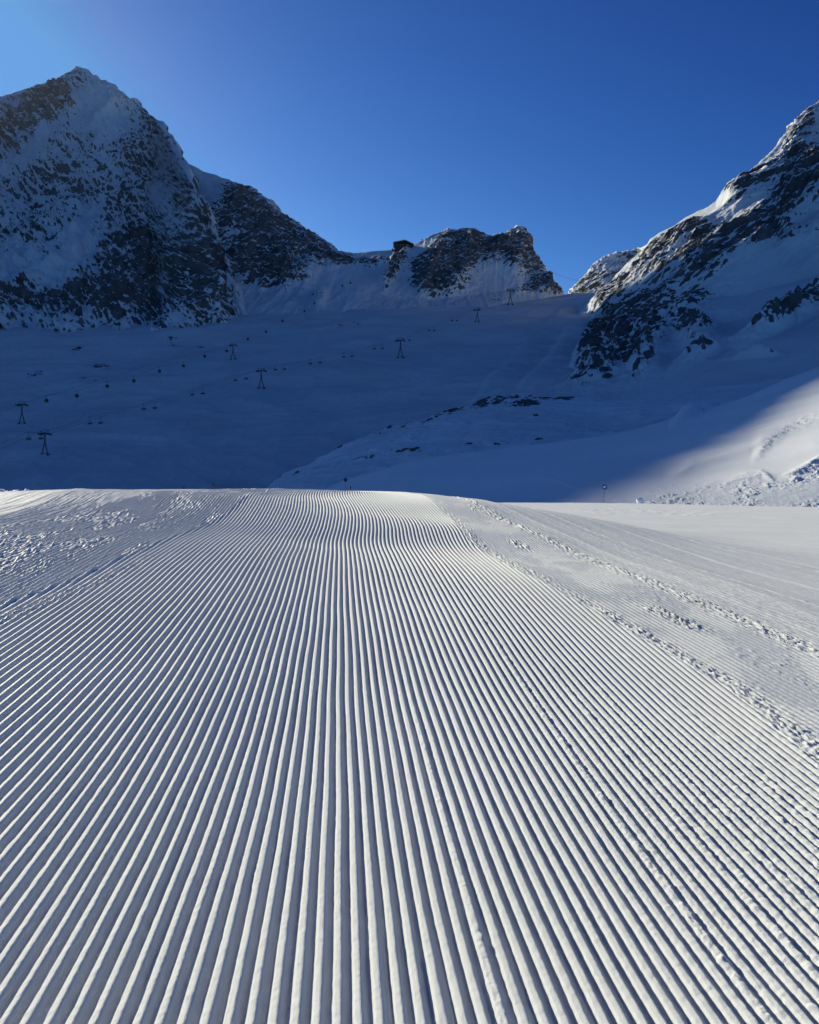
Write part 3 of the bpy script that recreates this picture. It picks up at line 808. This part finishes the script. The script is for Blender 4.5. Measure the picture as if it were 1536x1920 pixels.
# ------------------------------------------------------------------ placing things on the terrain
def ground_at(px, py, sheets, tol=3.0):
    best = None
    for P in sheets:
        u = 768+P[..., 0]/P[..., 1]*F; v = YH-P[..., 2]/P[..., 1]*F
        d2 = (u-px)**2+(v-py)**2
        d2 = np.where(P[..., 1] < 50, 1e9, d2)
        ok = d2 < tol*tol
        if ok.any():
            y = np.where(ok, P[..., 1], 1e9)
            i = np.unravel_index(np.argmin(y), y.shape)
            c = P[i]
        else:
            i = np.unravel_index(np.argmin(d2), d2.shape); c = P[i]
            if best is not None: continue
        if best is None or c[1] < best[1]: best = c
    y = float(best[1])
    return Vector(((px-768)/F*y, y, (YH-py)/F*y))

# ------------------------------------------------------------------ ski lifts
def make_pylon():
    root = empty('lift_pylon', (0, 0, 0))
    MB().tube([(0, 0, 7.0), (0, 0, 14.0)], .62, .48, 12).build('mast', M_METAL, root)
    for sx in (-1, 1):
        m = MB().tube([(sx*2.6, 0, -1.5), (sx*.25, 0, 7.6)], .42, .40, 10)
        m.box(sx*2.6-.8, sx*2.6+.8, -.8, .8, -1.6, -.2)
        m.build('leg', M_METAL, root)
    MB().box(-2.5, 2.5, -.16, .16, .0, .32).build('foot_brace', M_METAL, root)
    a = MB().box(-3.9, 3.9, -.4, .4, 13.7, 14.5); a.build('crossarm', M_METAL, root, .08)
    for sx in (-1, 1):
        m = MB().box(sx*3.5-.18, sx*3.5+.18, -3.2, 3.2, 13.15, 13.6)
        for i in range(6):
            yy = -2.8+i*1.12
            m.tube([(sx*3.5-.3, yy, 13.75), (sx*3.5+.3, yy, 13.75)], .36, .36, 10)
        m.build('roller_battery', M_METAL, root)
    f = MB()
    for sx in (-1, 1):
        f.box(sx*2.6-.1, sx*2.6+.1, -.1, .1, 14.5, 16.2)
    f.box(-3.1, 3.1, -.12, .12, 16.1, 16.4); f.box(-3.6, 3.6, -1.5, -1.3, 14.5, 14.7); f.box(-3.6, 3.6, 1.3, 1.5, 14.5, 14.7)
    f.build('maintenance_frame', M_METAL, root)
    return root

SH_ALL = [PL, PR, PG, PB, PK, PA]
def rope_dir(a, b):
    return math.atan2(-(b.x-a.x), b.y-a.y)
pyl = {  # foot centre x, foot y, top y in the photograph
    'A1': (41, 793, 753), 'A2': (437, 672, 643), 'B1': (84, 850, 807), 'B2': (490, 726, 690), 'B3': (751, 669, 633), 'B4': (895, 602, 578), 'B5': (957, 570, 540)}
pyl_lab = {
    'A1': 'dark lift pylon nearest the left edge of the photo, carrying the gondola cable',
    'A2': 'dark gondola lift pylon under the foot of the big rock peak, midway up the bowl',
    'B1': 'lowest chairlift pylon, dark A-frame with double crossarm low in the shaded bowl',
    'B2': 'second chairlift pylon from the bottom, standing between two pairs of chairs left of the middle',
    'B3': 'chairlift pylon standing alone below the ridge station in the middle of the bowl',
    'B4': 'faint wide-legged chairlift pylon just below the topmost one',
    'B5': 'topmost chairlift pylon, standing under the pointed crag near the notch'}
foot = {k: ground_at(v[0], v[1], [PB]) for k, v in pyl.items()}
proto = make_pylon()
tops = {}
dirs = {'A1': ('A1', 'A2'), 'A2': ('A1', 'A2'), 'B1': ('B1', 'B2'), 'B2': ('B1', 'B3'), 'B3': ('B2', 'B4'), 'B4': ('B3', 'B5'), 'B5': ('B4', 'B5')}
first = True
for k, (x, y, yt) in pyl.items():
    p = foot[k]
    h = (y-yt)/F*p.y
    sc = h/16.4
    rz = rope_dir(foot[dirs[k][0]], foot[dirs[k][1]])*0.45
    if first:
        o = proto; o.location = p; o.rotation_euler = (0, 0, rz); o.scale = (sc,)*3
        tag(o, pyl_lab[k], 'lift pylon', 'lift pylons in the snow bowl'); first = False
    else:
        o = copy_thing(proto, p, rz, pyl_lab[k], sc)
    c, s_ = math.cos(rz), math.sin(rz)
    tops[k] = [Vector((p.x+sx*3.5*sc*c, p.y+sx*3.5*sc*s_, p.z+14.2*sc)) for sx in (-1, 1)]

def depth_line(keys, extra):
    pts = sorted([(pyl[k][0], foot[k].y) for k in keys]+extra)
    return [a for a, b in pts], [b for a, b in pts]
dxA, dyA = depth_line(['A1', 'A2'], [(-60, 460), (752, 1385)])
dxB, dyB = depth_line(['B1', 'B2', 'B3', 'B4', 'B5'], [(-60, 380), (1040, 1290)])

def make_gondola():
    root = empty('gondola_cabin', (0, 0, 0))     # origin at the grip on the rope
    prof = [(.15, -4.9), (.95, -4.85), (1.22, -4.4), (1.32, -3.6), (1.22, -2.9), (.95, -2.45), (.3, -2.3)]
    MB().lathe(prof, 14, 1.0, 1.0).build('cabin', M_CABIN, root)
    MB().lathe([(1.30, -3.95), (1.345, -3.6), (1.28, -3.05)], 14).build('window_band', M_GLASS, root)
    MB().tube([(0, 0, -2.35), (0, 0, -.9), (.25, 0, -.1)], .12, .1, 6).box(-.15, .45, -.4, .4, -.15, .1).build('hanger', M_METAL, root)
    return root
def make_chair():
    root = empty('lift_chair', (0, 0, 0))
    MB().box(-1.5, 1.5, -.3, .35, -4.0, -3.75).build('seat', M_CABIN, root, .06)
    MB().box(-1.5, 1.5, .3, .48, -3.75, -2.95).build('backrest', M_CABIN, root, .06)
    m = MB().tube([(0, 0, 0), (.05, .1, -1.6), (0, .35, -2.6)], .1, .1, 6)
    m.tube([(-1.45, .4, -3.0), (0, .38, -2.55), (1.45, .4, -3.0)], .09, .09, 6)
    m.box(-.2, .2, -.35, .35, -.12, .12)
    m.build('hanger', M_METAL, root)
    MB().tube([(-1.5, -.3, -3.65), (-1.5, -.75, -3.3), (1.5, -.75, -3.3), (1.5, -.3, -3.65)], .05, .05, 6).build('safety_bar', M_METAL, root)
    return root

def on_line(px, py, dx, dy, off=0):
    y = float(np.interp(px, dx, dy))+off
    g = ground_at(px, min(py+9, 1000), [PB, PR], 4.0)
    y = min(y, g.y-12)
    return Vector(((px-768)/F*y, y, (YH-py)/F*y))

gond = [(20, 767), (87, 751), (144, 742), (201, 724), (251, 714), (299, 696), (344, 686), (384, 668), (425, 658), (465, 636), (499, 622), (530, 602), (571, 583), (589, 569), (642, 536), (657, 530), (693, 500), (705, 496)]
gond = gond[1:]
gl = ['round dark gondola cabin just right of the pylon at the left edge',
      'dark gondola cabin second from the left edge, above the lowest chairlift pylon',
      'dark gondola cabin third from the left edge, below a patch of scattered rocks',
      'dark gondola cabin fourth from the left edge, over smooth shaded snow',
      'dark gondola cabin fifth from the left edge, below the speckled rock patch',
      'dark gondola cabin just under the right end of the speckled rock patch',
      'dark gondola cabin two places downhill of the upper gondola pylon',
      'dark gondola cabin hanging close beside the upper gondola pylon mast',
      'dark gondola cabin first uphill of the upper gondola pylon',
      'dark gondola cabin second uphill of the upper gondola pylon',
      'dark gondola cabin third uphill of the upper gondola pylon, below the rock band foot',
      'small dark gondola cabin at the lower end of the thin rock rib below the saddle',
      'small dark gondola cabin beside the middle of the thin rock rib below the saddle',
      'tiny gondola cabin left of its neighbour halfway between rock rib and station',
      'tiny gondola cabin right of its neighbour halfway between rock rib and station',
      'tiny gondola cabin nearly at the ridge station, the left of two',
      'tiny gondola cabin closest to the ridge station']
gp = make_gondola()
ptsA = []
for i, (x, y) in enumerate(gond):
    pc = on_line(x, y, dxA, dyA)
    grip = pc+Vector((0, 0, 3.6))
    ptsA.append(grip)
    rz = 0.3
    if i == 0:
        gp.location = grip; gp.rotation_euler = (0, 0, rz); tag(gp, gl[0], 'gondola cabin', 'gondola cabins on the upper cable')
    else:
        copy_thing(gp, grip, rz, gl[i])

chL = [(53, 823), (168, 794), (269, 767), (360, 740), (441, 713), (516, 693), (582, 682), (644, 669), (702, 654), (805, 620), (848, 601), (889, 582), (927, 562), (963, 546)]
chR = [(76, 822), (188, 793), (290, 765), (380, 738), (461, 710), (533, 692), (600, 680), (660, 668), (717, 653), (768, 638), (814, 620), (857, 601), (898, 581), (935, 562), (971, 545)]
near = {53: 'in the lowest pair, left of the lowest chairlift pylon', 168: 'in the pair just uphill of the lowest chairlift pylon', 269: 'in the second pair uphill of the lowest chairlift pylon',
        360: 'in the third pair uphill of the lowest chairlift pylon', 441: 'in the pair just left of the second chairlift pylon', 516: 'in the pair just right of the second chairlift pylon',
        582: 'in the second pair right of the second chairlift pylon', 644: 'in the second pair left of the middle chairlift pylon', 702: 'in the pair just left of the middle chairlift pylon',
        805: 'in the second pair right of the middle chairlift pylon', 848: 'in the pair left of the wide-legged pylon', 889: 'at the head of the faint wide-legged pylon',
        927: 'in the pair between the two topmost pylons', 963: 'in the pair right of the topmost pylon'}
nearR = {76: 53, 188: 168, 290: 269, 380: 360, 461: 441, 533: 516, 600: 582, 660: 644, 717: 702, 814: 805, 857: 848, 898: 889, 935: 927, 971: 963}
cp = make_chair()
n = 0
ropes = {'L': [], 'R': []}
for side, lst in (('L', chL), ('R', chR)):
    for (x, y) in lst:
        pc = on_line(x, y, dxB, dyB, 3 if side == 'R' else 0)
        grip = pc+Vector((0, 0, 3.5))
        ropes[side].append(grip)
        if side == 'L': lab = 'left-hand dark lift chair '+near[x]
        elif x in nearR: lab = 'right-hand dark lift chair '+near[nearR[x]]
        else: lab = 'single dark lift chair just right of the middle chairlift pylon head'
        rz = -0.35
        if n == 0:
            cp.location = grip; cp.rotation_euler = (0, 0, rz); tag(cp, lab, 'lift chair', 'chairs on the lower cable')
        else:
            copy_thing(cp, grip, rz, lab)
        n += 1

def rope(name, pts, lab, group=None, r=.065):
    pts = sorted(pts, key=lambda p: p.x/p.y)
    out = []
    for a, b in zip(pts[:-1], pts[1:]):
        for i in range(4):
            t = i/4
            q = a.lerp(b, t); q.z -= 4*t*(1-t)*0.0004*(b-a).length**1.0*2
            out.append(q)
    out.append(pts[-1])
    o = MB().tube(out, r, r, 5).build(name, M_METAL)
    tag(o, lab, 'cable', group)
    return o
st_g = Vector(((752-768)/F*1385, 1385, (YH-466)/F*1385))
lowA = Vector(((-80-768)/F*470, 470, (YH-790)/F*470)); lowB = Vector(((-90-768)/F*385, 385, (YH-868)/F*385))
rope('gondola_rope', [lowA, tops['A1'][1], tops['A2'][1], st_g]+ptsA, 'thin dark rope carrying the gondola cabins up to the ridge station', 'lift ropes')
offv = Vector((-5.5, -3.0, 1.0))
rope('gondola_rope', [lowA+offv, tops['A1'][0], tops['A2'][0]]+[ptsA[4]+offv, st_g+offv], 'empty return rope running beside the gondola rope', 'lift ropes')
topB = Vector(((1042-768)/F*1295, 1295, (YH-548)/F*1295))
rope('chairlift_rope', [lowB, topB]+[tops[k][0] for k in ('B1', 'B2', 'B3', 'B4', 'B5')]+ropes['L'], 'left-hand thin rope of the chairlift, strung over its pylons', 'lift ropes')
rope('chairlift_rope', [lowB+Vector((6, 3, 0)), topB+Vector((6, 2, 0))]+[tops[k][1] for k in ('B1', 'B2', 'B3', 'B4', 'B5')]+ropes['R'], 'right-hand thin rope of the chairlift, strung over its pylons', 'lift ropes')

# ------------------------------------------------------------------ buildings on the ridge
def at(px, py, y): return Vector(((px-768)/F*y, y, (YH-py)/F*y))
r = empty('mountain_station', at(756, 471, 1390)); tag(r, 'dark lift station with a folded snow-covered roof on the saddle of the ridge', 'building')
MB().box(-14, 6, -8, 16, -6, 10.5).build('wall', M_WALL, r)
MB().prism([(-16.5, 10.3), (3.5, 14.2), (18, 7.2), (18, 8.3), (3.5, 15.4), (-16.5, 11.6)], -11, 19).build('roof', M_WALL, r)
MB().prism([(-16.8, 11.7), (3.5, 15.5), (18.4, 8.4), (18.4, 9.3), (3.5, 16.6), (-16.8, 12.6)], -11.4, 19.4).build('roof_snow', M_ROOFSNOW, r)
for i in range(4):
    w = MB().box(-12.6+i*4.4, -9.6+i*4.4, -8.12, -7.9, 2.4, 7.6).build('window', M_GLASS, r)
m = MB().box(-19, -14, -7, 14, 0.2, 1.0); m.box(-19, -18.7, -7, 14, 1.0, 3.2); m.build('terrace', M_WALL, r)
MB().box(-18.2, -16.6, -3, -1, 1, 4.6).build('white_panel', M_WHITE, r)  # plain white panel on the terrace
for i in range(3):
    MB().box(-12+i*6, -11+i*6, -7.6, -6.6, -14, -5.9).build('support', M_METAL, r)
MB().box(6.2, 16, -6, 14, -6, 6.8).build('side_wing', M_WALL, r)

r = empty('summit_building', at(878, 433, 1382)); tag(r, 'low flat-roofed building capped with sunlit snow on the rounded crag', 'building')
MB().box(-5, 4, -5, 5, -4, 1.6).build('wall', M_WALL, r)
MB().box(-10.5, 8.5, -6, 6, 1.6, 2.5).build('roof', M_WALL, r)
MB().prism([(-10.8, 2.5), (8.8, 2.5), (8.2, 3.4), (-9.9, 3.7)], -6.2, 6.2).build('roof_snow', M_ROOFSNOW, r)
MB().box(-4, 3, -5.12, -4.9, -1.2, .6).build('window', M_GLASS, r)

r = empty('ridge_hut', at(610, 457, 1424)); tag(r, 'tiny hut with a sunlit snowy roof on the ridge left of the saddle', 'hut')
MB().box(-2.4, 2.4, -2, 2, -3, 3).build('wall', M_WALL, r)
MB().prism([(-3.2, 2.9), (3.2, 2.9), (.2, 6.4)], -2.7, 2.7).build('roof_snow', M_ROOFSNOW, r)

r = empty('viewing_platform', at(164, 141, 1872)); tag(r, 'small viewing platform just right of the summit of the big peak', 'platform')
MB().box(-5, 5, -3, 3, 2.2, 3.0).build('deck', M_METAL, r)
m = MB()
for x in (-4.8, -1.6, 1.6, 4.8): m.tube([(x, -2.9, 3), (x, -2.9, 4.3)], .12, .12, 5)
m.tube([(-4.8, -2.9, 4.3), (4.8, -2.9, 4.3)], .1, .1, 5)
m.build('railing', M_METAL, r)
MB().tube([(-3, 0, -6), (-3, 0, 2.3)], .3, .3, 6).tube([(3, 0, -8), (3, 0, 2.3)], .3, .3, 6).tube([(0, 0, 3), (0, 0, 8)], .15, .12, 6).build('support', M_METAL, r)

r = empty('marker_mast', at(791, 453, 1392)); tag(r, 'short dark mast on the ridge just right of the lift station', 'mast')
MB().tube([(0, 0, -2), (0, 0, 4.5)], .35, .3, 6).build('pole', M_METAL, r)
MB().box(-.9, .9, -.2, .2, 2.6, 4.0).build('instrument_box', M_METAL, r)

r = empty('cable_mast', at(1020, 512, 1363)); tag(r, 'small lattice mast on the steep right edge of the crags holding an overhead cable', 'mast')
m = MB()
for sx in (-1, 1): m.tube([(sx*1.3, 0, -6), (sx*.2, 0, 7)], .22, .18, 5)
for i in range(4): m.tube([(-1.1+i*.25, 0, -3+i*2.4), (1.1-i*.25, 0, -1.6+i*2.4)], .1, .1, 5)
m.build('frame', M_METAL, r); MB().box(-1.6, 1.6, -.2, .2, 6.6, 7.1).build('crossarm', M_METAL, r)
a = at(1020, 504.5, 1363); b = at(1092, 527, 1900)
q = [a.lerp(b, t)+Vector((0, 0, -4*t*(1-t)*3)) for t in np.linspace(0, 1, 12)]
tag(MB().tube(q, .22, .22, 5).build('overhead_cable', M_METAL), 'thin cable crossing the sky of the notch between the crags and the far peak', 'cable')

# ------------------------------------------------------------------ piste signs
def sign(name, p, h, rad, lab, arrow=False, rz=0.0, lean=0.0):
    r = empty(name, p, rz); tag(r, lab, 'sign', 'round signs at the edge of the piste')
    MB().tube([(0, 0, -.6), (lean, 0, h)], .028, .028, 8).build('pole', M_POLE, r)
    d = MB().prism([(lean+rad*math.cos(t), h+rad*math.sin(t)) for t in np.linspace(0, 2*math.pi, 28, endpoint=False)], -.05, -.03)
    d = d.build('disc', M_BLUE if arrow else M_POLE, r)
    if arrow:
        rr = rad
        # arrow pointing down-left: shaft and head
        def R(pts, a): return [(lean+x*math.cos(a)-z*math.sin(a), h+x*math.sin(a)+z*math.cos(a)) for x, z in pts]
        m = MB().prism(R([(-.62*rr, 0), (-.05*rr, .50*rr), (-.05*rr, .15*rr), (.6*rr, .15*rr), (.6*rr, -.15*rr), (-.05*rr, -.15*rr), (-.05*rr, -.50*rr)], math.radians(30)), -.056, -.0505)
        m.build('arrow', M_WHITE, d)
    return r
p = at(1131.5, 947, 88)
sign('piste_sign', p, (946-912)/F*88, 5.1/F*88, 'round blue sign with a white arrow on a thin pole right of the corduroy', True, 0.0, .12)
p = ground_at(648, 912, [PA, PK])
sign('piste_sign', p, 12/F*p.y, 3.6/F*p.y, 'dark round sign standing in the shade above the middle of the crest')
z = 55.0
pz = at(401, 909, z)
gz = -1.5
sign('piste_sign', Vector((pz.x, z, gz)), pz.z-gz, 3.4/F*z, 'dark round sign behind the crest left of the corduroy')
def clump(name, p, rx, ry, rz_, lab):
    me = bpy.data.meshes.new(name)
    n1_, n2_ = 14, 9
    V = []; Fc = []
    rg = random.Random(7)
    for j in range(n2_):
        t = math.pi*(j+.5)/n2_
        for i in range(n1_):
            a_ = 2*math.pi*i/n1_
            q = 1+.16*rg.uniform(-1, 1)
            cx = math.copysign(abs(math.cos(a_))**.6, math.cos(a_)); sy_ = math.copysign(abs(math.sin(a_))**.6, math.sin(a_))
            V.append((rx*q*cx*math.sin(t)**.5, ry*q*sy_*math.sin(t)**.5, rz_*q*math.cos(t)))
    for j in range(n2_-1):
        for i in range(n1_):
            k_ = (i+1) % n1_
            Fc.append((j*n1_+i, (j+1)*n1_+i, (j+1)*n1_+k_, j*n1_+k_))
    Fc.append(tuple(range(n1_))); Fc.append(tuple((n2_-1)*n1_+i for i in range(n1_))[::-1])
    me.from_pydata(V, [], Fc); me.materials.append(M_CLOD)
    o = bpy.data.objects.new(name, me); COL.objects.link(o); o.location = p
    tag(o, lab, 'snow block')
    return o
clump('snow_block', at(1200, 939, 84), .33, .26, .30, 'loose block of snow with a shaded side, lying right of the arrow sign')

def post(px, py_top, y, zb, lab):
    t = at(px, py_top, y)
    r = empty('marker_post', Vector((t.x, y, zb))); tag(r, lab, 'marker post', 'thin posts behind the crest')
    MB().tube([(0, 0, 0), (0, 0, t.z-zb)], .03, .03, 6).build('pole', M_POLE, r)
    MB().tube([(0, 0, t.z-zb), (0, 0, t.z-zb+.12)], .06, .04, 6).build('cap', M_POLE, r)
post(345, 916.5, 45.0, -1.0, 'tiny post top showing over the bright crest left of the middle')
post(657, 915.5, 45.0, -1.0, 'tiny post top showing over the crest just right of the round sign at the middle')

# ------------------------------------------------------------------ thin sunlit air over the valley
mh = bpy.data.materials.new('mountain_air'); mh.use_nodes = True
nt = mh.node_tree; nt.nodes.clear()
o_ = nt.nodes.new('ShaderNodeOutputMaterial'); v_ = nt.nodes.new('ShaderNodeVolumePrincipled')
v_.inputs['Color'].default_value = (.82, .9, 1, 1)
v_.inputs['Density'].default_value = 0.0000045
v_.inputs['Anisotropy'].default_value = 0.68
nt.links.new(v_.outputs[0], o_.inputs['Volume'])
bpy.context.view_layer.update()
lo = [1e9]*3; hi = [-1e9]*3
for ob in list(COL.objects):
    if ob.type == 'MESH':
        for c_ in ob.bound_box:
            w_ = ob.matrix_world @ Vector(c_)
            for i in range(3):
                lo[i] = min(lo[i], w_[i]); hi[i] = max(hi[i], w_[i])
lo = [v-1.0 for v in lo]; hi = [v+5.0 for v in hi]; lo[1] = min(lo[1], -60.0)
hz = MB().box(lo[0], hi[0], lo[1], hi[1], lo[2], hi[2]).build('haze', mh)
tag(hz, kind='stuff')
print('haze box', lo, hi)
